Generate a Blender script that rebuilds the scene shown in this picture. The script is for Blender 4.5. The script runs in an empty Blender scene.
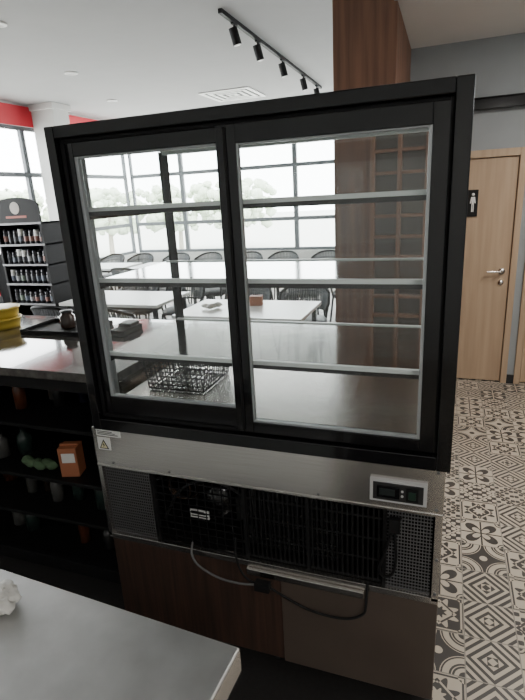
import bpy, math, random
from mathutils import Vector, Matrix
random.seed(7)
S=bpy.context.scene
# ---------------------------------------------------------------- materials
def newmat(n):
    m=bpy.data.materials.new(n); m.use_nodes=True
    nt=m.node_tree; return m,nt,nt.nodes['Principled BSDF']
def mat(n,col,rough=0.5,metal=0.0,noise=0.0,nscale=20,emis=None,es=0,bump=0,spec=None,stretch=None,col2=None,coat=0):
    m,nt,p=newmat(n)
    p.inputs['Base Color'].default_value=(*col,1); p.inputs['Roughness'].default_value=rough; p.inputs['Metallic'].default_value=metal
    if spec is not None: p.inputs['Specular IOR Level'].default_value=spec
    if coat: p.inputs['Coat Weight'].default_value=coat
    if emis: p.inputs['Emission Color'].default_value=(*emis,1); p.inputs['Emission Strength'].default_value=es
    if noise or bump or col2:
        tc=nt.nodes.new('ShaderNodeTexCoord'); mp=nt.nodes.new('ShaderNodeMapping'); nz=nt.nodes.new('ShaderNodeTexNoise')
        nt.links.new(tc.outputs['Object'],mp.inputs[0]); nt.links.new(mp.outputs[0],nz.inputs['Vector'])
        if stretch: mp.inputs['Scale'].default_value=stretch
        nz.inputs['Scale'].default_value=nscale; nz.inputs['Detail'].default_value=5
        cr=nt.nodes.new('ShaderNodeValToRGB')
        c2=col2 if col2 else tuple(max(0,c*(1-noise)) for c in col)
        cr.color_ramp.elements[0].position=0.3; cr.color_ramp.elements[1].position=0.7
        cr.color_ramp.elements[0].color=(*c2,1); cr.color_ramp.elements[1].color=(*col,1)
        nt.links.new(nz.outputs['Fac'],cr.inputs[0]); nt.links.new(cr.outputs[0],p.inputs['Base Color'])
        if bump:
            b=nt.nodes.new('ShaderNodeBump'); b.inputs['Strength'].default_value=bump; b.inputs['Distance'].default_value=0.01
            nt.links.new(nz.outputs['Fac'],b.inputs['Height']); nt.links.new(b.outputs[0],p.inputs['Normal'])
    return m
def glassmat(n,tint=(0.96,0.98,0.97),base=0.05,gain=0.6,power=3.0,rough=0.02):
    m=bpy.data.materials.new(n); m.use_nodes=True; nt=m.node_tree; nt.nodes.clear()
    o=nt.nodes.new('ShaderNodeOutputMaterial'); mx=nt.nodes.new('ShaderNodeMixShader')
    t=nt.nodes.new('ShaderNodeBsdfTransparent'); t.inputs[0].default_value=(*tint,1)
    g=nt.nodes.new('ShaderNodeBsdfGlossy'); g.inputs['Roughness'].default_value=rough
    lw=nt.nodes.new('ShaderNodeLayerWeight'); lw.inputs[0].default_value=0.5
    pw=nt.nodes.new('ShaderNodeMath'); pw.operation='POWER'; pw.inputs[1].default_value=power
    ma=nt.nodes.new('ShaderNodeMath'); ma.operation='MULTIPLY_ADD'; ma.inputs[1].default_value=gain; ma.inputs[2].default_value=base; ma.use_clamp=True
    nt.links.new(lw.outputs['Facing'],pw.inputs[0]); nt.links.new(pw.outputs[0],ma.inputs[0]); nt.links.new(ma.outputs[0],mx.inputs[0])
    nt.links.new(t.outputs[0],mx.inputs[1]); nt.links.new(g.outputs[0],mx.inputs[2]); nt.links.new(mx.outputs[0],o.inputs[0])
    return m
def tilemat():
    m,nt,p=newmat('patterned_cement_tile'); N=nt.nodes.new; L=nt.links.new
    def M(op,a,b=None,c=None):
        n=N('ShaderNodeMath'); n.operation=op
        for i,v in enumerate((a,b,c)):
            if v is None: continue
            if isinstance(v,(int,float)): n.inputs[i].default_value=v
            else: L(v,n.inputs[i])
        return n.outputs[0]
    tc=N('ShaderNodeTexCoord'); sx=N('ShaderNodeSeparateXYZ'); L(tc.outputs['Object'],sx.inputs[0])
    X=M('MULTIPLY',M('ADD',sx.outputs[0],50.05),5.0); Y=M('MULTIPLY',M('ADD',sx.outputs[1],50.03),5.0)
    fx=M('SUBTRACT',M('FRACT',X),0.5); fy=M('SUBTRACT',M('FRACT',Y),0.5)
    cx=M('FLOOR',X); cy=M('FLOOR',Y)
    cb=N('ShaderNodeCombineXYZ'); L(cx,cb.inputs[0]); L(cy,cb.inputs[1])
    wn=N('ShaderNodeTexWhiteNoise'); wn.noise_dimensions='2D'; L(cb.outputs[0],wn.inputs['Vector'])
    rnd=wn.outputs['Value']
    sc=N('ShaderNodeSeparateColor'); L(wn.outputs['Color'],sc.inputs[0]); rnd2=sc.outputs[1]
    x=M('ABSOLUTE',fx); y=M('ABSOLUTE',fy)
    d1=M('ADD',x,y); dm=M('MAXIMUM',x,y); dn=M('MINIMUM',x,y)
    r=M('SQRT',M('ADD',M('MULTIPLY',x,x),M('MULTIPLY',y,y)))
    ex=M('SUBTRACT',0.5,x); ey=M('SUBTRACT',0.5,y)
    cr=M('SQRT',M('ADD',M('MULTIPLY',ex,ex),M('MULTIPLY',ey,ey)))
    th=M('ARCTAN2',fy,fx)
    def band(v,a,b): return M('MULTIPLY',M('GREATER_THAN',v,a),M('LESS_THAN',v,b))
    def xor(a,b): return M('ABSOLUTE',M('SUBTRACT',a,b))
    s2=M('ABSOLUTE',M('SINE',M('MULTIPLY',th,2.0)))
    A=xor(M('LESS_THAN',r,M('MULTIPLY',s2,0.5)),M('LESS_THAN',r,M('MULTIPLY',s2,0.28)))
    A=M('MAXIMUM',A,band(dn,-1,0.02)); A=xor(A,band(cr,0.0,0.08)); A=M('MAXIMUM',A,band(cr,0.12,0.15))
    Bp=M('GREATER_THAN',M('SINE',M('MULTIPLY',d1,32.0)),0.1); Bp=xor(Bp,M('LESS_THAN',dm,0.1))
    C=xor(band(cr,0.3,0.42),band(cr,0.12,0.2)); C=xor(C,M('LESS_THAN',r,0.09)); C=M('MAXIMUM',C,band(cr,0.45,0.47)); C=M('MAXIMUM',C,band(cr,0.24,0.26))
    st=M('MULTIPLY',r,M('ADD',1.0,M('MULTIPLY',M('COSINE',M('MULTIPLY',th,8.0)),0.25)))
    D=xor(band(st,0.13,0.32),band(d1,0.3,0.36)); D=xor(D,band(dm,0.43,0.47)); D=xor(D,band(cr,0.0,0.14))
    E=M('GREATER_THAN',M('MULTIPLY',M('SINE',M('MULTIPLY',x,25.0)),M('COSINE',M('MULTIPLY',y,25.0))),0.12); E=xor(E,band(d1,0.42,0.5))
    def sel(lo,hi,v): return M('MULTIPLY',band(rnd,lo,hi),v)
    tot=M('ADD',M('ADD',M('ADD',sel(-1,0.22,A),sel(0.22,0.4,Bp)),M('ADD',sel(0.4,0.62,C),sel(0.62,0.84,D))),sel(0.84,2,E))
    tot=xor(tot,M('GREATER_THAN',rnd2,0.72))
    mx=N('ShaderNodeMix'); mx.data_type='RGBA'; L(tot,mx.inputs[0])
    mx.inputs[6].default_value=(0.48,0.42,0.34,1); mx.inputs[7].default_value=(0.05,0.045,0.042,1)
    m2=N('ShaderNodeMix'); m2.data_type='RGBA'; L(M('GREATER_THAN',dm,0.488),m2.inputs[0]); L(mx.outputs[2],m2.inputs[6]); m2.inputs[7].default_value=(0.25,0.23,0.2,1)
    L(m2.outputs[2],p.inputs['Base Color']); p.inputs['Roughness'].default_value=0.38
    return m
def woodmat(n,c1,c2,rough=0.45,stretch=(14,14,0.7),ns=3.0):
    return mat(n,c1,rough,col2=c2,nscale=ns,stretch=stretch)
BLK=mat('black_anodised_aluminium',(0.004,0.004,0.005),0.14,0.0,coat=0.2,spec=.4)
BLKM=mat('black_matte',(0.006,0.006,0.0065),0.6,spec=.3)
DARK=mat('dark_plastic',(0.018,0.018,0.019),0.45)
SPACER=mat('grey_spacer',(0.36,0.38,0.39),0.4,0.4)
STEEL=mat('brushed_stainless',(0.78,0.75,0.72),0.24,1.0,noise=0.16,nscale=4,stretch=(1,60,60))
STEELT=mat('worn_table_stainless',(0.66,0.66,0.66),0.33,0.9,noise=0.22,nscale=9,bump=0.06)
SHELFW=mat('white_shelf_edge',(0.75,0.78,0.78),0.35)
CTRLW=mat('control_bezel_silver',(0.5,0.5,0.5),0.35)
GALV=mat('galvanised_mesh',(0.2,0.2,0.205),0.5,0.6)
GLASS=glassmat('fridge_glass',(0.95,0.975,0.965),0.07)
SGLASS=glassmat('shelf_glass',(0.80,0.87,0.86),0.42,0.6,1.2,0.10)
WGLASS=glassmat('window_glass',(0.98,0.99,0.99),0.03,0.3,4)
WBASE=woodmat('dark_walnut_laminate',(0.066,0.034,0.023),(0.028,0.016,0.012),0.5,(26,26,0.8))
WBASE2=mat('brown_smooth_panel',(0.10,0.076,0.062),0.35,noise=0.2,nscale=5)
WCOL=woodmat('walnut_column_wood',(0.22,0.105,0.062),(0.12,0.055,0.034),0.5,(10,10,0.5))
WDOOR=woodmat('oak_door_wood',(0.48,0.35,0.235),(0.40,0.28,0.185),0.5,(9,9,0.5))
WALLG=mat('grey_plaster',(0.30,0.32,0.33),0.85,noise=0.06,nscale=6)
WALLW=mat('offwhite_plaster',(0.62,0.62,0.6),0.85,noise=0.05,nscale=5)
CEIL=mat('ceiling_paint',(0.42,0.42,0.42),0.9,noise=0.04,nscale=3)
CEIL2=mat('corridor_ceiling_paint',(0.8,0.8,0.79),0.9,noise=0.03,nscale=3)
RED=mat('red_paint',(0.60,0.012,0.03),0.5)
WFRAME=mat('window_frame_grey',(0.09,0.10,0.11),0.5)  # frame grey lifted towards blue to imitate bloom from the bright panes
WHITE=mat('white_plastic',(0.8,0.8,0.78),0.4)
TILE=tilemat()
TABLEW=mat('white_table_top',(0.75,0.74,0.72),0.3)
ROPE=mat('grey_woven_rope',(0.16,0.17,0.18),0.8,noise=0.3,nscale=60)
COUNTER=mat('polished_dark_counter',(0.10,0.095,0.09),0.10,noise=0.5,nscale=30,coat=0.5)
# ---------------------------------------------------------------- builder
class B:
    def __init__(s,name): s.name=name; s.v=[]; s.f=[]; s.m=[]; s.s=[]; s.mats=[]
    def mi(s,m):
        if m not in s.mats: s.mats.append(m)
        return s.mats.index(m)
    def add(s,vs,fs,m,smooth=False):
        o=len(s.v); s.v+= [tuple(v) for v in vs]; k=s.mi(m)
        for f in fs: s.f.append([i+o for i in f]); s.m.append(k); s.s.append(smooth)
    def box(s,x0,x1,y0,y1,z0,z1,m,M=None):
        vs=[Vector((x,y,z)) for x in (x0,x1) for y in (y0,y1) for z in (z0,z1)]
        if M: vs=[M@v for v in vs]
        s.add(vs,[(0,1,3,2),(4,6,7,5),(0,4,5,1),(2,3,7,6),(0,2,6,4),(1,5,7,3)],m); return s
    def quad(s,a,b,c,d,m): s.add([a,b,c,d],[(0,1,2,3)],m); return s
    def tube(s,pts,r,m,seg=8,closed=False,r1=None,caps=True):
        pts=[Vector(p) for p in pts]; n=len(pts); vs=[]; 
        up=None
        for i,p in enumerate(pts):
            if closed: t=(pts[(i+1)%n]-pts[i-1]).normalized()
            else: t=(pts[min(i+1,n-1)]-pts[max(i-1,0)]).normalized()
            if up is None:
                up=Vector((0,0,1)) if abs(t.z)<0.9 else Vector((1,0,0))
            a=(up-t*up.dot(t))
            if a.length<1e-5: a=t.orthogonal()
            a.normalize(); b=t.cross(a); up=a
            rr=r if r1 is None else r+(r1-r)*i/(n-1)
            for k in range(seg):
                an=2*math.pi*k/seg; vs.append(p+a*math.cos(an)*rr+b*math.sin(an)*rr)
        fs=[]
        for i in range(n if closed else n-1):
            j=(i+1)%n
            for k in range(seg):
                k2=(k+1)%seg; fs.append((i*seg+k,i*seg+k2,j*seg+k2,j*seg+k))
        s.add(vs,fs,m,True)
        if caps and not closed:
            s.add(vs[:seg],[tuple(range(seg))[::-1]],m); s.add(vs[-seg:],[tuple(range(seg))],m)
        return s
    def curve(s,pts,r,m,seg=8,sub=6):
        P=[Vector(p) for p in pts]; P=[P[0]*2-P[1]]+P+[P[-1]*2-P[-2]]; out=[]
        for i in range(1,len(P)-2):
            for k in range(sub):
                t=k/sub; a,b,c,d=P[i-1],P[i],P[i+1],P[i+2]
                out.append(0.5*((2*b)+(c-a)*t+(2*a-5*b+4*c-d)*t*t+(3*b-a-3*c+d)*t**3))
        out.append(P[-2]); return s.tube(out,r,m,seg)
    def lathe(s,c,prof,m,seg=20,axis='Z'):
        c=Vector(c); vs=[]
        for (r,z) in prof:
            for k in range(seg):
                a=2*math.pi*k/seg
                q=Vector((r*math.cos(a),r*math.sin(a),z))
                if axis=='Y': q=Vector((q.x,q.z,q.y))
                if axis=='X': q=Vector((q.z,q.x,q.y))
                vs.append(c+q)
        fs=[]
        for i in range(len(prof)-1):
            for k in range(seg):
                k2=(k+1)%seg; fs.append((i*seg+k,i*seg+k2,(i+1)*seg+k2,(i+1)*seg+k))
        s.add(vs,fs,m,True)
        if prof[0][0]>1e-4: s.add(vs[:seg],[tuple(range(seg))[::-1]],m)
        if prof[-1][0]>1e-4: s.add(vs[-seg:],[tuple(range(seg))],m)
        return s
    def blob(s,c,r,m,sc=(1,1,1),seg=10,jit=0.0):
        c=Vector(c); vs=[];fs=[]
        rings=seg//2+1
        for i in range(rings+1):
            ph=math.pi*i/rings
            for k in range(seg):
                a=2*math.pi*k/seg; rr=r*(1+random.uniform(-jit,jit))
                vs.append(c+Vector((rr*math.sin(ph)*math.cos(a)*sc[0],rr*math.sin(ph)*math.sin(a)*sc[1],rr*math.cos(ph)*sc[2])))
        for i in range(rings):
            for k in range(seg):
                k2=(k+1)%seg; fs.append((i*seg+k,(i+1)*seg+k,(i+1)*seg+k2,i*seg+k2))
        s.add(vs,fs,m,True); return s
    def prism(s,poly,y0,y1,m):
        n=len(poly); vs=[(x,y0,z) for x,z in poly]+[(x,y1,z) for x,z in poly]
        fs=[tuple(range(n)),tuple(range(n,2*n))[::-1]]+[(i,i+n,(i+1)%n+n,(i+1)%n) for i in range(n)]
        s.add(vs,fs,m); return s
    def mesh(s):
        me=bpy.data.meshes.new(s.name); me.from_pydata(s.v,[],s.f)
        for m in s.mats: me.materials.append(m)
        for p,k,sm in zip(me.polygons,s.m,s.s): p.material_index=k; p.use_smooth=sm
        me.update(); return me
    def done(s,loc=(0,0,0),rz=0,parent=None,bevel=0,me=None):
        me=me or s.mesh(); o=bpy.data.objects.new(s.name,me); S.collection.objects.link(o)
        o.location=loc; o.rotation_euler=(0,0,rz)
        if parent: o.parent=parent
        if bevel:
            b=o.modifiers.new('bevel','BEVEL'); b.width=bevel; b.segments=2; b.limit_method='ANGLE'; b.angle_limit=math.radians(50)
        return o
def empty(n,loc=(0,0,0)):
    o=bpy.data.objects.new(n,None); S.collection.objects.link(o); o.location=loc; return o
# ---------------------------------------------------------------- room shell
XL,XR,YB,YF,HC,HL=-7.0,2.4,-2.6,10.5,3.5,2.85
YD=4.8
B('floor').box(XL-.2,XR+.2,YB-.2,YF+.2,-.1,0,TILE).done()
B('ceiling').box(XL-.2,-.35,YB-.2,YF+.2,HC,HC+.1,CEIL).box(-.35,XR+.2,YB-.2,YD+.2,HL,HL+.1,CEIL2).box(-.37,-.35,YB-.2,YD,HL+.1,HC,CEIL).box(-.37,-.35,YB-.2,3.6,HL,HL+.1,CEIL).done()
B('wall_far').box(XL,-.35,YF,YF+.2,0,.62,WALLW).box(XL,-.35,YF,YF+.2,3.38,HC,WALLW).done()
B('wall_left').box(XL-.2,XL,YB,YF+.2,0,.62,WALLW).box(XL-.2,XL,YB,YF+.2,3.14,HC,WALLW).box(XL-.2,XL,YB,1.5,.62,3.14,WALLW).done()
B('trim_1').box(XL,XL+.03,YB,YF,3.14,3.46,RED).done()
B('wall_partition').box(-.35,-.2,YD+.15,YF+.2,0,HC,WALLG).done()
B('wall_back').box(XL-.2,XR+.2,YB-.2,YB,0,HC,WALLW).done()
B('wall_right').box(XR,XR+.2,YB,YD+.2,0,HL,WALLG).done()
w=B('wall_door_side')
w.box(-.35,-.30,YD,YD+.15,0,HL,WALLG).box(-.30,.58,YD,YD+.15,2.03,HL,WALLG).box(.58,.64,YD,YD+.15,0,HL,WALLG).box(.64,1.56,YD,YD+.15,2.03,HL,WALLG).box(1.56,XR,YD,YD+.15,0,HL,WALLG).done()
B('baseboard_door_side').box(1.56,XR,YD-.015,YD,0,.08,DARK).box(.58,.64,YD-.015,YD,0,.08,DARK).done()
B('baseboard_right').box(XR-.015,XR,YB,YD,0,.08,DARK).done()
def door(name,x0,x1):
    e=empty(name,(x0,YD,0)); w=x1-x0
    B('door_frame').box(0,.05,-.02,.15,0,2.03,WDOOR).box(w-.05,w,-.02,.15,0,2.03,WDOOR).box(.05,w-.05,-.02,.15,1.97,2.03,WDOOR).done(parent=e,bevel=.004)
    B('door_leaf').box(.055,w-.055,.005,.045,.012,1.965,WDOOR).box(.05,w-.05,.06,.08,0,1.97,BLKM).done(parent=e,bevel=.002)
    h=B('door_handle'); hx=w-.115
    h.lathe((hx,.0,1.03),[(.0,-.012),(.026,-.012),(.026,.006),(.0,.006)],STEEL,16,'Y')
    h.lathe((hx,.0,.93),[(.0,-.008),(.022,-.008),(.022,.006),(.0,.006)],STEEL,16,'Y')
    h.tube([(hx,0,1.03),(hx,-.045,1.03),(hx-.02,-.052,1.03),(hx-.12,-.052,1.03)],.009,STEEL)
    h.done(parent=e)
    return e
door('door_1',-.30,.58); door('door_2',.64,1.56)
sg=B('toilet_sign'); y=YD-.004
sg.box(.155,.235,y-.004,y+.008,1.50,1.72,BLKM)
y-=.006
sg.lathe((.195,y,1.682),[(0,-.001),(.012,-.001),(.012,.002),(0,.002)],WHITE,16,'Y')
sg.prism([(.18,1.662),(.21,1.662),(.218,1.61),(.208,1.61),(.204,1.64),(.204,1.54),(.197,1.54),(.197,1.60),(.193,1.60),(.193,1.54),(.186,1.54),(.186,1.64),(.182,1.61),(.172,1.61)],y-.001,y+.002,WHITE)
sg.done()
B('wall_rail').box(.12,1.5,YD-.07,YD,2.33,2.41,BLK).box(.12,1.5,YD-.05,YD-.02,2.41,2.425,BLK).done(bevel=.006)
def window(name,axis,c,a0,a1,z0,z1,trans,sub):
    w=B(name); t=.045
    def bx(p0,p1,q0,q1):
        if axis=='Y': w.box(p0,p1,c+.04,c+.11,q0,q1,WFRAME)
        else: w.box(c-.11,c-.04,p0,p1,q0,q1,WFRAME)
    bx(a0,a0+t,z0,z1); bx(a1-t,a1,z0,z1); bx(a0+t,a1-t,z0,z0+t*1.3); bx(a0+t,a1-t,z1-t*1.3,z1)
    for zt in trans: bx(a0+t,a1-t,zt-t/1.2,zt+t/1.2)
    if axis=='Y': w.quad((a0,c+.075,z0),(a1,c+.075,z0),(a1,c+.075,z1),(a0,c+.075,z1),WGLASS)
    else: w.quad((c-.075,a0,z0),(c-.075,a1,z0),(c-.075,a1,z1),(c-.075,a0,z1),WGLASS)
    w.done()
xs=[-6.98+i*1.32 for i in range(6)]
k=1
for i in range(5):
    window('window_%d'%k,'Y',YF,xs[i],xs[i+1],.62,3.38,(1.28,2.35),1); k+=1
for i in range(6):
    window('window_%d'%k,'X',XL,1.5+i*1.5,3.0+i*1.5,.62,3.14,(1.28,2.35),1); k+=1
c=B('wood_clad_column')
c.box(-.75,-.35,3.6,YD,0,HC,WCOL)
for z in (0.0,1.2,2.4): c.box(-.756,-.344,3.594,YD,z+1.19,z+1.196,BLKM)
c.done(bevel=.003)
B('white_column').box(-6.98,-6.5,7.72,8.12,0,HC,WALLW).box(-6.99,-6.46,7.68,8.16,0,.1,WALLW).box(-6.99,-6.46,7.68,8.16,3.40,3.5,WALLW).done(bevel=.01)
r=B('wooden_lattice_rack')
x0,x1=-.47,-.12
for x in (x0,(x0+x1)/2-.012,x1-.025): r.box(x,x+.025,3.36,3.55,0,2.15,WCOL)
z=.05
while z<2.16:
    r.box(x0+.01,x1-.01,3.365,3.55,z-.02,z,WCOL); z+=.13
r.box(x0+.01,x1-.01,3.42,3.432,0.0,2.1,WBASE2)
r.done(bevel=.002)
# ---------------------------------------------------------------- ceiling fixtures
t=B('track_light_rail'); t.box(-2.17,-2.13,5.1,9.3,3.46,3.5,BLKM)
for yy in (5.45,6.15,7.1,8.15,9.0):
    t.tube([(-2.15,yy,3.46),(-2.15,yy,3.39)],.012,BLKM)
    t.box(-2.165,-2.135,yy-.06,yy+.06,3.445,3.46,BLKM)
    t.tube([(-2.16,yy-.02,3.42),(-2.13,yy+.01,3.27)],.045,BLKM,16)
    t.tube([(-2.13,yy+.01,3.27),(-2.1285,yy+.0115,3.262)],.036,WHITE,16)
t.done()
v=B('ceiling_air_diffuser')
for i in range(4):
    a=.46-.12*i; z=3.482; wd=.06 if i else .07
    for sx in (-1,1):
        v.box(-3.65+min(sx*a,sx*(a-wd)),-3.65+max(sx*a,sx*(a-wd)),9.0-a,9.0+a,z,3.492,WHITE)
        v.box(-3.65-a+wd,-3.65+a-wd,9.0+min(sx*a,sx*(a-wd)),9.0+max(sx*a,sx*(a-wd)),z,3.492,WHITE)
v.box(-4.1,-3.2,8.55,9.45,3.4925,3.4995,BLKM); v.done()
for (x,y) in ((-4.9,6.3),(-5.6,8.2),(-4.2,4.4),(-3.0,3.2)):
    d=B('recessed_downlight'); d.lathe((x,y,3.485),[(.0,.015),(.09,.015),(.09,0),(.07,-.002),(.06,.008),(0,.008)],WHITE,20); d.done()
# ---------------------------------------------------------------- refrigerated display case
FX0,FX1,FY,FD=-1.192,.044,1.36,2.06
LX0=FX0-.022
case=empty('refrigerated_display_case',(0,0,0))
f=B('outer_frame')
def ring(b,x0,x1,z0,z1,wl,wr,wt,wb,y0,y1,m):
    b.box(x0,x0+wl,y0,y1,z0,z1,m); b.box(x1-wr,x1,y0,y1,z0,z1,m)
    b.box(x0+wl,x1-wr,y0,y1,z1-wt,z1,m); b.box(x0+wl,x1-wr,y0,y1,z0,z0+wb,m)
ring(f,FX0,FX1,.977,2.005,.034,.040,.036,.045,FY,FY+.075,BLK)
ring(f,FX0+.034,FX1-.040,1.022,1.969,.010,.010,.012,.012,FY+.022,FY+.075,BLKM)
f.done(parent=case,bevel=.003)
f=B('left_sliding_door')
ring(f,FX0+.042,-.562,1.034,1.957,.030,.062,.042,.066,FY+.030,FY+.052,BLK)
ring(f,FX0+.071,-.624,1.10,1.916,.014,.006,.008,.008,FY+.034,FY+.05,SPACER)
f.done(parent=case,bevel=.002)
f=B('right_sliding_door')
ring(f,-.615,-.004,1.034,1.957,.058,.040,.050,.036,FY+.004,FY+.026,BLK)
ring(f,-.558,-.043,1.069,1.908,.006,.010,.006,.008,FY+.008,FY+.024,SPACER)
f.box(-.592,-.584,FY-.003,FY+.006,1.04,1.95,BLKM)
f.done(parent=case,bevel=.002)
g=B('glass_panes')
g.quad((FX0+.075,FY+.042,1.10),(-.62,FY+.042,1.10),(-.62,FY+.042,1.915),(FX0+.075,FY+.042,1.915),GLASS)
g.quad((-.56,FY+.016,1.06),(-.04,FY+.016,1.06),(-.04,FY+.016,1.91),(-.56,FY+.016,1.91),GLASS)
g.quad((FX0+.02,FD-.02,1.03),(FX1-.02,FD-.02,1.03),(FX1-.02,FD-.02,1.97),(FX0+.02,FD-.02,1.97),GLASS)
g.quad((FX0+.012,FY+.07,1.03),(FX0+.012,FD-.03,1.03),(FX0+.012,FD-.03,1.97),(FX0+.012,FY+.07,1.97),GLASS)
g.quad((FX1-.012,FY+.07,1.03),(FX1-.012,FD-.03,1.03),(FX1-.012,FD-.03,1.97),(FX1-.012,FY+.07,1.97),GLASS)
g.done(parent=case)
f=B('cabinet_shell')
for x in (FX0,FX1-.024): f.box(x,x+.024,FD-.03,FD,.99,1.97,BLK)
f.box(FX0,FX1,FY+.075,FD,1.972,2.0,BLK)
f.box(FX0+.06,FX1-.06,FD-.10,FD-.07,1.95,1.972,SHELFW)
f.box(FX0,FX1,FY+.075,FD,.99,1.035,BLK)
f.box(FX0+.03,FX1-.03,FY+.08,FD-.06,1.035,1.05,STEEL)
f.done(parent=case,bevel=.002)
s=B('shelves')
for z,d in ((1.745,.48),(1.505,.50),(1.235,.54)):
    y0=FY+.10; y1=y0+d
    s.quad((FX0+.03,y0,z+.006),(FX1-.03,y0,z+.006),(FX1-.03,y1,z+.006),(FX0+.03,y1,z+.006),SGLASS)
    s.box(FX0+.03,FX1-.03,y0-.006,y0+.010,z+.000,z+.014,SHELFW)
    s.box(FX0+.03,FX1-.03,y0-.004,y0+.012,z-.014,z+.000,DARK)
    s.box(FX0+.03,FX1-.03,y1-.012,y1+.006,z+.0,z+.010,SHELFW)
    for x in (FX0+.026,FX1-.040): s.box(x,x+.014,y0,y1,z-.026,z+.004,BLK)
for x in (FX0+.028,FX1-.050):
    s.box(x,x+.022,FD-.055,FD-.033,1.05,1.97,BLK)
for x in (FX0+.022,FX1-.034): s.box(x,x+.010,FY+.12,FY+.14,1.05,1.97,SPACER)
s.done(parent=case,bevel=.0015)
f=B('stainless_fascia')
f.box(LX0,FX1-.012,FY+.015,FY+.035,.815,.976,STEEL)
f.box(LX0,FX1-.012,FY+.012,FY+.016,.815,.824,STEEL)
f.box(FX1-.034,FX1-.012,FY+.015,FY+.035,.50,.815,STEEL)
f.box(LX0,LX0+.017,FY+.015,FY+.035,.50,.815,STEEL)
f.box(LX0,FX1-.012,FY+.015,FY+.045,.49,.512,STEEL)
for x,z in ((-1.14,.835),(-.9,.832),(-.35,.832),(.012,.838),(.012,.965),(.021,.53),(.021,.66)): f.lathe((x,FY+.0135,z),[(0,-.001),(.005,-.001),(.005,.002),(0,.002)],GALV,10,'Y')
f.done(parent=case,bevel=.001)
f=B('control_panel')
f.box(-.184,-.016,FY+.002,FY+.016,.85,.925,CTRLW)
f.box(-.174,-.026,FY-.001,FY+.004,.858,.917,DARK)
f.box(-.162,-.095,FY-.004,FY,.868,.908,BLK)
f.box(-.155,-.108,FY-.0055,FY-.003,.876,.900,mat('lcd_glass',(.02,.025,.025),.2))
for i in range(2): f.lathe((-.087,FY-.003,.880+.016*i),[(0,-.002),(.004,-.002),(.004,.002),(0,.002)],CTRLW,10,'Y')
f.box(-.076,-.040,FY-.006,FY,.866,.908,BLKM)
f.box(-.068,-.048,FY-.009,FY-.005,.874,.900,mat('green_rocker_switch',(.010,.035,.022),.3))
f.done(parent=case,bevel=.002)
f=B('warning_labels')
yl=FY+.013
f.box(-1.195,-1.09,yl,yl+.003,.945,.972,WHITE)
for i in range(3): f.box(-1.190,-1.10-.012*i,yl-.001,yl+.002,.951+.006*i,.9535+.006*i,BLKM)
f.box(-1.195,-1.14,yl,yl+.003,.888,.938,WHITE)
dx=-.036
f.prism([(-1.152+dx,.893),(-1.111+dx,.893),(-1.1315+dx,.931)],yl-.001,yl+.001,BLKM)
f.prism([(-1.146+dx,.8965),(-1.117+dx,.8965),(-1.1315+dx,.923)],yl-.0018,yl-.0005,mat('sticker_yellow',(.75,.7,.45),.5))
f.prism([(-1.130+dx,.918),(-1.137+dx,.908),(-1.132+dx,.909),(-1.134+dx,.899),(-1.126+dx,.911),(-1.131+dx,.910)],yl-.0026,yl-.0015,BLKM)
f.done(parent=case)
f=B('machine_compartment')
f.box(LX0,FX1-.012,FY+.45,FY+.47,.5,.97,BLKM)
f.box(LX0,LX0+.015,FY+.036,FD,.5,.976,STEEL); f.box(FX1-.027,FX1-.012,FY+.036,FD,.5,.976,STEEL)
f.box(LX0+.016,FX1-.028,FY+.05,FD,.502,.506,BLKM)
f.box(LX0,FX1-.012,FY+.02,FD,.485,.5,STEEL)
f.box(LX0+.015,FX1-.03,FY+.04,FY+.45,.96,.975,BLKM)
f.done(parent=case)
f=B('compressor')
f.lathe((-.80,FY+.24,.506),[(.0,.0),(.09,.0),(.10,.03),(.105,.07),(.105,.14),(.09,.19),(.05,.22),(0,.225)],BLK,24)
f.box(-.72,-.665,FY+.17,FY+.25,.56,.66,DARK); f.box(-.88,-.72,FY+.09,FY+.11,.6,.605,BLK)
f.box(-.875,-.795,FY+.085,FY+.09,.60,.635,WHITE); f.box(-.87,-.80,FY+.083,FY+.087,.607,.611,BLKM); f.box(-.87,-.81,FY+.083,FY+.087,.618,.622,BLKM); f.box(-.87,-.815,FY+.083,FY+.087,.627,.630,BLKM)
for i in range(3):
    rr=.05+.02*i
    f.tube([( -.98+math.cos(a)*rr,FY+.2+.03*i,.64+math.sin(a)*rr) for a in [k*math.pi/8 for k in range(17)]],.005,mat('copper_pipe%d'%i,(.08,.05,.035),.4,.8),6)
f.curve([(-.9,FY+.2,.75),(-.95,FY+.15,.78),(-1.0,FY+.2,.72),(-1.05,FY+.12,.70),(-1.08,FY+.15,.6)],.006,DARK,6)
f.curve([(-1.0,FY+.1,.56),(-.9,FY+.08,.72),(-.78,FY+.09,.77),(-.66,FY+.1,.72),(-.62,FY+.12,.62)],.006,DARK,6)
f.curve([(-.62,FY+.1,.75),(-.60,FY+.07,.62),(-.64,FY+.07,.55),(-.70,FY+.09,.53)],.005,DARK,6)
f.done(parent=case)
f=B('condenser_fan_unit')
f.box(-.60,-.30,FY+.12,FY+.36,.506,.80,BLKM)
for i in range(26):
    x=-.595+i*.0115; f.box(x,x+.003,FY+.095,FY+.12,.515,.79,DARK)
for i in range(6): f.box(-.6,-.30,FY+.09,FY+.097,.53+i*.048,.536+i*.048,DARK)
f.box(-.66,-.615,FY+.1,FY+.2,.52,.6,DARK)
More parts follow.
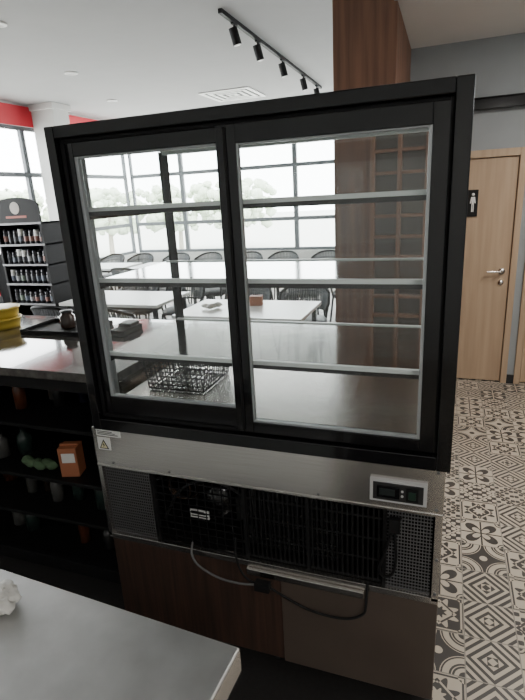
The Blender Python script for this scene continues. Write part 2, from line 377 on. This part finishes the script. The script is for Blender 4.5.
# fan shroud ring and blades behind the open bay
f.tube([(-.90+.10*math.cos(a),FY+.36,.70+.10*math.sin(a)) for a in [k*math.pi/12 for k in range(24)]],.010,DARK,8,closed=True)
for i in range(5):
    a=i*2*math.pi/5
    f.quad((-.90+.02*math.cos(a),FY+.36,.70+.02*math.sin(a)),(-.90+.09*math.cos(a-.3),FY+.35,.70+.09*math.sin(a-.3)),(-.90+.09*math.cos(a+.35),FY+.38,.70+.09*math.sin(a+.35)),(-.90+.02*math.cos(a+1),FY+.375,.70+.02*math.sin(a+1)),GALV)
f.done(parent=case)
f=B('guard_grilles')
def mesh_guard(x0,x1,z0,z1,sx,sz,r=.0011,m=GALV):
    x=x0
    while x<=x1+1e-6: f.box(x-r,x+r,FY+.030,FY+.033,z0,z1,m); x+=sx
    z=z0
    while z<=z1+1e-6: f.box(x0,x1,FY+.0295,FY+.0335,z-r,z+r,m); z+=sz
mesh_guard(LX0+.02,-1.0,.515,.812,.0095,.0125)
mesh_guard(-.135,.005,.515,.812,.0095,.0125)
mesh_guard(-.98,-.64,.515,.812,.034,.030,.0016,BLKM)
x=-.62
while x<-.16:
    f.box(x,x+.006,FY+.035,FY+.042,.515,.812,BLKM); x+=.017
for z in (.52,.60,.68,.76,.808): f.box(-.62,-.15,FY+.038,FY+.045,z-.004,z+.004,BLKM)
for x in (-.995,-.63,-.40,-.145): f.box(x,x+.012,FY+.028,FY+.05,.512,.815,BLKM)
f.done(parent=case)
f=B('wood_base')
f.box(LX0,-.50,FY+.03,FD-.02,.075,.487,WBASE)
f.box(-.498,FX1-.012,FY+.022,FD-.02,.075,.487,WBASE2)  # smooth right panel, coloured lighter and greyer to stand in for a reflection
for x in (-1.09,-.55,-.05):
    for y in (FY+.10,FD-.1): f.lathe((x,y,0.008),[(.028,0),(.03,.01),(.016,.02),(.016,.072)],BLKM,14)
f.done(parent=case,bevel=.003)
f=B('drip_ledge'); f.box(-.62,-.20,FY+.002,FY+.03,.462,.487,STEEL); f.done(parent=case,bevel=.002)
f=B('power_cable')
WCAB=mat('grey_cable',(.13,.13,.13),.5)
f.curve([(-.84,FY+.02,.54),(-.83,FY-.01,.51),(-.80,FY-.02,.475),(-.72,FY-.03,.45),(-.64,FY-.03,.445),(-.575,FY-.03,.455)],.004,WCAB,8)
f.curve([(-.66,FY+.02,.6),(-.655,FY+.0,.53),(-.63,FY-.02,.49),(-.60,FY-.03,.47),(-.57,FY-.03,.462)],.004,BLKM,8)
f.box(-.575,-.52,FY-.045,FY-.015,.44,.472,BLKM)
f.curve([(-.52,FY-.03,.455),(-.44,FY-.035,.425),(-.36,FY-.035,.40),(-.26,FY-.03,.395),(-.20,FY-.02,.42),(-.19,FY-.01,.46),(-.19,FY+.02,.52)],.0045,BLKM,8)
f.curve([(-.10,FY+.02,.79),(-.115,FY+.01,.74),(-.135,FY+.005,.66),(-.15,FY+.005,.60),(-.14,FY+.005,.57),(-.11,FY+.005,.585),(-.10,FY+.005,.65),(-.105,FY+.01,.74),(-.09,FY+.02,.79)],.0045,BLKM,8)
f.box(-.125,-.09,FY+.0,FY+.02,.74,.79,BLKM)
f.done(parent=case,bevel=.002)
b=B('wire_basket'); 
bx0,bx1,by0,by1,bz=-1.09,-.85,1.60,1.84,1.052
for i in range(8):
    z=bz+.004+.13*i/7; e=.02*i/7; b.tube([(bx0-e,by0-e,z),(bx1+e,by0-e,z),(bx1+e,by1+e,z),(bx0-e,by1+e,z)],.0035 if i in(0,7) else .0022,BLKM,6,closed=True)
for i in range(12):
    t=i/11
    for (y,s_) in ((by0,-1),(by1,1)): b.tube([(bx0+(bx1-bx0)*t,y,bz+.003),(bx0+(bx1-bx0)*t,y+s_*.02,bz+.134)],.0022,BLKM,5)
    for (x,s_) in ((bx0,-1),(bx1,1)): b.tube([(x,by0+(by1-by0)*t,bz+.003),(x+s_*.02,by0+(by1-by0)*t,bz+.134)],.0022,BLKM,5)
    b.tube([(bx0+(bx1-bx0)*t,by0,bz+.003),(bx0+(bx1-bx0)*t,by1,bz+.003)],.0018,BLKM,5)
b.done(parent=case)
# ---------------------------------------------------------------- stainless prep table
t=B('stainless_prep_table')
def T(x0,x1,y0,y1,z0,z1,m): t.box(x0+.35,x1+.35,y0-.71,y1-.71,z0,z1,m)
T(-2.1,-.35,-.25,.71,.872,.90,STEELT)
T(-2.1,-.35,.702,.712,.84,.898,STEEL); T(-.358,-.349,-.25,.71,.84,.898,STEEL)
T(-2.0,-.45,-.15,.61,.28,.30,STEELT)
for x in (-2.03,-.42):
    for y in (-.18,.64): t.tube([(x+.35,y-.71,.008),(x+.35,y-.71,.875)],.02,STEEL,12)
t.done(loc=(-.35,.71,0),rz=-math.radians(3.4),bevel=.004)
c=B('crumpled_cloth'); CL=mat('offwhite_cloth',(.72,.70,.66),.9,noise=.1,nscale=40,bump=.3)
random.seed(4)
for i in range(20):
    c.blob((-.94+random.uniform(-.06,.05),.665+random.uniform(-.035,.025),.917+random.uniform(0,.006)),.018,CL,(1.4,1,.7),12,.3)
c.done()
DKFLOOR=mat('dark_floor_cover',(.016,.014,.013),.7,noise=.3,nscale=60,bump=.2)
m_=B('dark_floor_sheet'); m_.box(-4.4,.03,-.8,2.6,0.0,.008,DKFLOOR)  # thin dark sheet over the tiles around table, case and counter
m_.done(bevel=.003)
# ---------------------------------------------------------------- bar counter left of case
k=B('bar_counter')
bx0,bx1=-4.4,-1.25
k.box(bx0,bx1,1.58,2.5,1.06,1.10,COUNTER)
k.box(bx1-.14,bx1-.0,1.60,1.64,0.01,1.06,STEEL); k.box(bx1-.04,bx1-.01,1.6,2.45,0.01,1.06,STEEL)
k.box(bx0,bx1-.04,2.42,2.45,0.01,1.06,BLKM); k.box(bx0,bx0+.03,1.62,2.45,0.01,1.06,BLKM)
SH=(.08,.30,.52,.80)
for z in SH: k.box(bx0,bx1-.04,1.63,2.42,z-.02,z,BLKM)
k.box(bx0,bx1-.14,1.60,1.64,.01,.08,BLKM); k.box(bx0,bx1-.14,1.60,1.63,1.0,1.06,BLKM)
for x in (-2.35,-3.4): k.box(x,x+.03,1.62,2.42,.08,1.06,BLKM)
bar=k.done(bevel=.003)
cols=[(.02,.035,.03),(.03,.02,.015),(.02,.02,.04),(.09,.09,.085),(.09,.03,.015),(.02,.02,.02),(.04,.06,.02)]
BM=[mat('bottle_tone_%d'%i,c_,.3) for i,c_ in enumerate(cols)]
def bottle(b,x,y,z,r,h,m,cap=BLKM):
    b.lathe((x,y,z),[(0,0),(r,0),(r,h*.6),(r*.85,h*.7),(r*.4,h*.8),(r*.36,h*.95),(0,h*.95)],m,12)
    b.lathe((x,y,z),[(r*.42,h*.93),(r*.42,h),(0,h)],cap,12)
random.seed(11)
b=B('bottles')
for z,xe in ((.08,-1.46),(.30,-1.46),(.52,-1.98),(.80,-1.46)):
    x=-2.28
    while x<xe:
        rr=random.uniform(.028,.042); bottle(b,x,random.uniform(1.75,1.98),z,rr,random.uniform(.13,.19),random.choice(BM)); x+=rr*2+random.uniform(.01,.05)
b.done(parent=bar)
OR=mat('orange_carton',(.42,.15,.07),.6); GRN=mat('green_fabric',(.08,.14,.07),.8)
b=B('snack_carton'); b.box(-.045,.045,-.04,.04,0,.15,OR); b.box(-.03,.035,-.042,-.039,.075,.125,WHITE); b.box(-.045,.045,-.008,.008,.15,.16,OR); b.done(loc=(-1.66,1.71,.521),rz=.3,bevel=.002)
b=B('green_produce_bag'); random.seed(2)
for i in range(6): b.blob((-1.93+.03*i,1.69+random.uniform(-.01,.01),.548+random.uniform(0,.01)),.03,GRN,(1.2,.8,.8),10,.15)
b.done()
YEL=mat('yellow_plastic',(.58,.42,.06),.35)
b=B('yellow_tub_stack')
for i in range(2):
    b.lathe((-2.47,2.20,1.101+.062*i),[(0,0),(.095,0),(.10,.02),(.104,.048),(.112,.050),(.112,.060),(.1,.062),(0,.062)],YEL,28)
b.done()
b=B('serving_tray'); b.box(-2.22,-1.80,2.08,2.36,1.101,1.108,BLKM); 
for a in ((-2.22,-1.80,2.08,2.09),(-2.22,-1.80,2.35,2.36),(-2.22,-2.21,2.09,2.35),(-1.81,-1.80,2.09,2.35)): b.box(*a,1.108,1.125,BLKM)
b.done(bevel=.002)
b=B('glass_jar'); b.lathe((-2.0,2.22,1.110),[(0,0),(.04,0),(.042,.01),(.042,.07),(.03,.08),(.03,.09),(0,.09)],mat('jar_brown',(.05,.035,.03),.2),18); b.lathe((-2.0,2.22,1.110),[(.034,.09),(.034,.10),(0,.10)],DARK,18); b.done()
b=B('card_terminal'); b.box(-1.66,-1.56,2.12,2.30,1.101,1.13,BLKM); b.box(-1.65,-1.57,2.2,2.29,1.13,1.15,DARK); b.done(bevel=.006)
# ---------------------------------------------------------------- jar display rack
r=B('jar_display_rack')
rx0,rx1,ry0,ry1=-4.98,-4.30,4.62,4.95
r.box(rx0,rx0+.03,ry0,ry1,0,1.62,BLKM); r.box(rx1-.03,rx1,ry0,ry1,0,1.62,BLKM); r.box(rx0,rx1,ry1-.02,ry1,0,1.62,BLKM)
for z in (.1,.4,.68,.92,1.15,1.38,1.62): r.box(rx0,rx1,ry0,ry1,z-.02,z,BLKM); r.box(rx0,rx1,ry0-.005,ry0,z-.02,z+.004,GALV)
pts=[(rx0,1.62),(rx1,1.62),(rx1,1.80)]+[((rx0+rx1)/2+.34*math.cos(a),1.80+.10*math.sin(a)) for a in [math.pi*k/12 for k in range(1,12)]]+[(rx0,1.80)]
r.prism(pts,ry0,ry0+.02,BLKM)
cxm=(rx0+rx1)/2
r.lathe((cxm,ry0-.003,1.785),[(.06,0),(.068,0),(.068,.003),(.06,.003)],mat('mark_pale',(.55,.5,.45),.5),24,'Y')
r.box(cxm-.15,cxm+.15,ry0-.003,ry0,1.675,1.70,mat('mark_red',(.45,.1,.06),.5))
rack=r.done(bevel=.002)
j=B('jars'); random.seed(5)
JL=[mat('jar_label_%d'%i,c_,.5) for i,c_ in enumerate([(.35,.36,.38),(.12,.14,.18),(.05,.05,.06),(.25,.12,.1),(.2,.25,.2)])]
JD=mat('jar_dark',(.02,.02,.025),.2)
for z in (.68,.92,1.15,1.38):
    for row,yy in enumerate((4.68,4.80)):
        for i in range(8):
            x=rx0+.075+i*.0765; h=random.choice((.14,.16,.17)); m=random.choice(JL)
            j.lathe((x,yy,z),[(0,0),(.032,0),(.034,.01),(.034,h*.2)],JD,12); j.lathe((x,yy,z),[(.034,h*.2),(.034,h*.55)],m,12)
            j.lathe((x,yy,z),[(.034,h*.55),(.034,h*.66),(.028,h*.72),(.03,h*.74),(.03,h),(0,h)],JD if random.random()<.9 else WHITE,12)
j.done(parent=rack)
b=B('leaflet_stand'); b.box(-5.62,-5.18,4.7,4.95,0,1.25,BLKM); b.box(-5.60,-5.20,4.69,4.70,.75,1.2,RED); b.box(-5.55,-5.25,4.685,4.69,.95,1.1,WHITE); b.done(bevel=.004)
# ---------------------------------------------------------------- tables and chairs
def mkchair():
    c=B('dining_chair')
    for sx in (-1,1):
        c.tube([(sx*.24,-.24,0),(sx*.20,-.19,.44)],.013,BLKM,8)
        c.tube([(sx*.25,.26,0),(sx*.205,.20,.44),(sx*.235,.24,.62)],.013,BLKM,8)
    c.tube([(-.2,-.19,.43),(.2,-.19,.43),(.21,.2,.43),(-.21,.2,.43)],.010,BLKM,8,closed=True)
    pr=[]
    for k in range(20):
        a=2*math.pi*k/20; pr.append((.24*abs(math.cos(a))**.6*(1 if math.cos(a)>=0 else -1),.23*abs(math.sin(a))**.6*(1 if math.sin(a)>=0 else -1)))
    n=20
    c.add([(x,y,.44) for x,y in pr]+[(x*1.02,y*1.02,.46) for x,y in pr]+[(x*.93,y*.93,.485) for x,y in pr],[tuple(range(n))[::-1],tuple(range(2*n,3*n))]+[(l*n+i,l*n+(i+1)%n,(l+1)*n+(i+1)%n,(l+1)*n+i) for l in range(2) for i in range(n)],DARK,True)
    def arc(z,rad,a0,a1,n=15):
        return [(rad*math.cos(a),rad*.95*math.sin(a)+.02,z+ .0*0) for a in [math.radians(a0+(a1-a0)*i/(n-1)) for i in range(n)]]
    lo=arc(.56,.235,-5,185); hi=arc(.84,.275,15,165)
    hi=[(x,y,z-.10*(abs(x)/.275)**3) for x,y,z in hi]
    c.tube(lo,.011,BLKM,8); c.tube(hi,.016,BLKM,8)
    c.tube([lo[0],(.27,.03,.64),hi[0]],.014,BLKM,8); c.tube([lo[-1],(-.27,.03,.64),hi[-1]],.014,BLKM,8)
    for i in range(15): 
        c.tube([lo[i],hi[i]],.009,ROPE,5)
        if i<14: c.tube([tuple((a+b)/2 for a,b in zip(lo[i],lo[i+1])),tuple((a+b)/2 for a,b in zip(hi[i],hi[i+1]))],.009,ROPE,5)
    for q in (.33,.66):
        c.tube([tuple(a*(1-q)+b*q for a,b in zip(l,h)) for l,h in zip(lo,hi)],.007,ROPE,5)
    return c
ch=mkchair(); chme=ch.mesh()
def mktable(w,d):
    t=B('dining_table'); t.box(-w/2,w/2,-d/2,d/2,.72,.75,TABLEW)
    for x in (-w/2+.06,w/2-.06):
        for y in (-d/2+.06,d/2-.06): t.box(x-.02,x+.02,y-.02,y+.02,0,.72,BLKM)
    t.box(-w/2+.06,w/2-.06,-d/2+.05,-d/2+.07,.68,.72,BLKM); t.box(-w/2+.06,w/2-.06,d/2-.07,d/2-.05,.68,.72,BLKM)
    return t
def chair(x,y,rz): ch.done((x,y,0),rz,me=chme)
tb=mktable(1.25,.75); tme=tb.mesh()
for tx in (-5.7,-4.3,-2.9,-1.5):
    tb.done((tx,7.35,0),0,me=tme)
    for dx in (-.32,.32):
        chair(tx+dx,8.04,random.uniform(-.06,.06)); chair(tx+dx,6.66,math.pi+random.uniform(-.06,.06))
tb.done((-1.75,4.35,0),0,me=tme)
tb.done((-3.4,4.75,0),0,me=tme)
for x,y,r_ in ((-2.05,5.04,0),(-1.4,5.04,.05),(-3.7,5.44,0),(-3.05,5.44,-.05),(-3.7,4.06,math.pi),(-3.05,4.06,math.pi-.05),(-2.0,3.66,math.pi)): chair(x,y,r_)
b=B('orange_box'); b.box(-.06,.06,-.05,.05,0,.09,OR); b.box(-.06,.06,-.01,.01,.09,.092,BLKM); b.done(loc=(-1.72,4.5,.751),rz=.2,bevel=.003)
b=B('napkin_pile'); random.seed(9)
for i in range(6): b.blob((-2.1+random.uniform(-.08,.08),4.3+random.uniform(-.06,.06),.78),.035,CL,(1.3,1,.6),10,.2)
b.done()
# ---------------------------------------------------------------- outside
B('ground_outside').box(-60,30,10.75,70,-.6,-.5,mat('pale_paving',(.5,.5,.47),.9)).box(-60,-7.3,-20,10.75,-.6,-.5,mat('pale_paving2',(.5,.5,.47),.9)).done()
LEAF=mat('foliage',(.60,.68,.52),.8,noise=.25,nscale=3); BARK=mat('bark',(.4,.36,.3),.9)  # leaf colour paled to look washed out by strong daylight
random.seed(21)
for (x,y,h) in ((-14,19,2.3),(-11.6,21,2.3),(-9.0,22,2.4),(-17,14,2.4),(-15,9,2.2),(-20,20,2.6)):
    t=B('tree'); t.tube([(0,0,-.5),(.05,.02,h*.35),(.1,0,h*.6)],.12,BARK,8,r1=.06)
    for i in range(110):
        a=random.uniform(0,6.28); rr=1.9*math.sqrt(random.random()); z=random.uniform(.25,1.0)*h; rr*=1.1-abs(z/h-.65)
        t.blob((rr*math.cos(a),rr*math.sin(a),z),random.uniform(.12,.28),LEAF,(1,1,.8),8,.3)
    t.done((x,y,0))
# ---------------------------------------------------------------- lights
W=bpy.data.worlds.new('overcast_sky'); S.world=W; W.use_nodes=True
bg=W.node_tree.nodes['Background']; bg.inputs[0].default_value=(.96,.985,1.0,1); bg.inputs[1].default_value=17.0
def area(n,loc,rot,sx,sy,e,col=(1,1,1),portal=False):
    l=bpy.data.lights.new(n,'AREA'); l.shape='RECTANGLE'; l.size=sx; l.size_y=sy; l.energy=e; l.color=col
    if portal: l.cycles.is_portal=True
    o=bpy.data.objects.new(n,l); S.collection.objects.link(o); o.location=loc; o.rotation_euler=rot; return o
area('window_portal_far',(-3.7,YF+.15,2.0),(math.radians(-90),0,0),6.6,2.8,1,portal=True)
area('window_portal_side',(XL-.15,6.0,1.9),(0,math.radians(-90),0),2.6,9,1,portal=True)
area('corridor_ceiling_lamp',(1.1,3.0,2.83),(0,0,0),.3,1.2,50,(1,.94,.86))
area('corridor_ceiling_fill',(2.25,3.0,2.35),(0,math.radians(180+20),0),.15,2.5,45,(1,.98,.95))  # added unseen uplight, only there to brighten the corridor ceiling
area('kitchen_side_fill',(.8,-1.2,2.83),(0,0,0),.4,1.2,45,(1,.96,.91))  # added unseen light behind the camera to brighten the back of the case
# ---------------------------------------------------------------- camera
cam=bpy.data.cameras.new('camera'); co=bpy.data.objects.new('camera',cam); S.collection.objects.link(co); S.camera=co
fw=Vector((-.3355,.896,-.294)).normalized(); dn=Vector((.050,-.294,-.955)); dn=(dn-fw*dn.dot(fw)).normalized(); rt=dn.cross(fw).normalized()
R=Matrix((rt,-dn,-fw)).transposed().to_4x4(); co.matrix_world=Matrix.Translation((0,0,1.765))@R
cam.sensor_fit='HORIZONTAL'; cam.sensor_width=36; cam.lens=36*500/525; cam.clip_start=.02; cam.clip_end=200
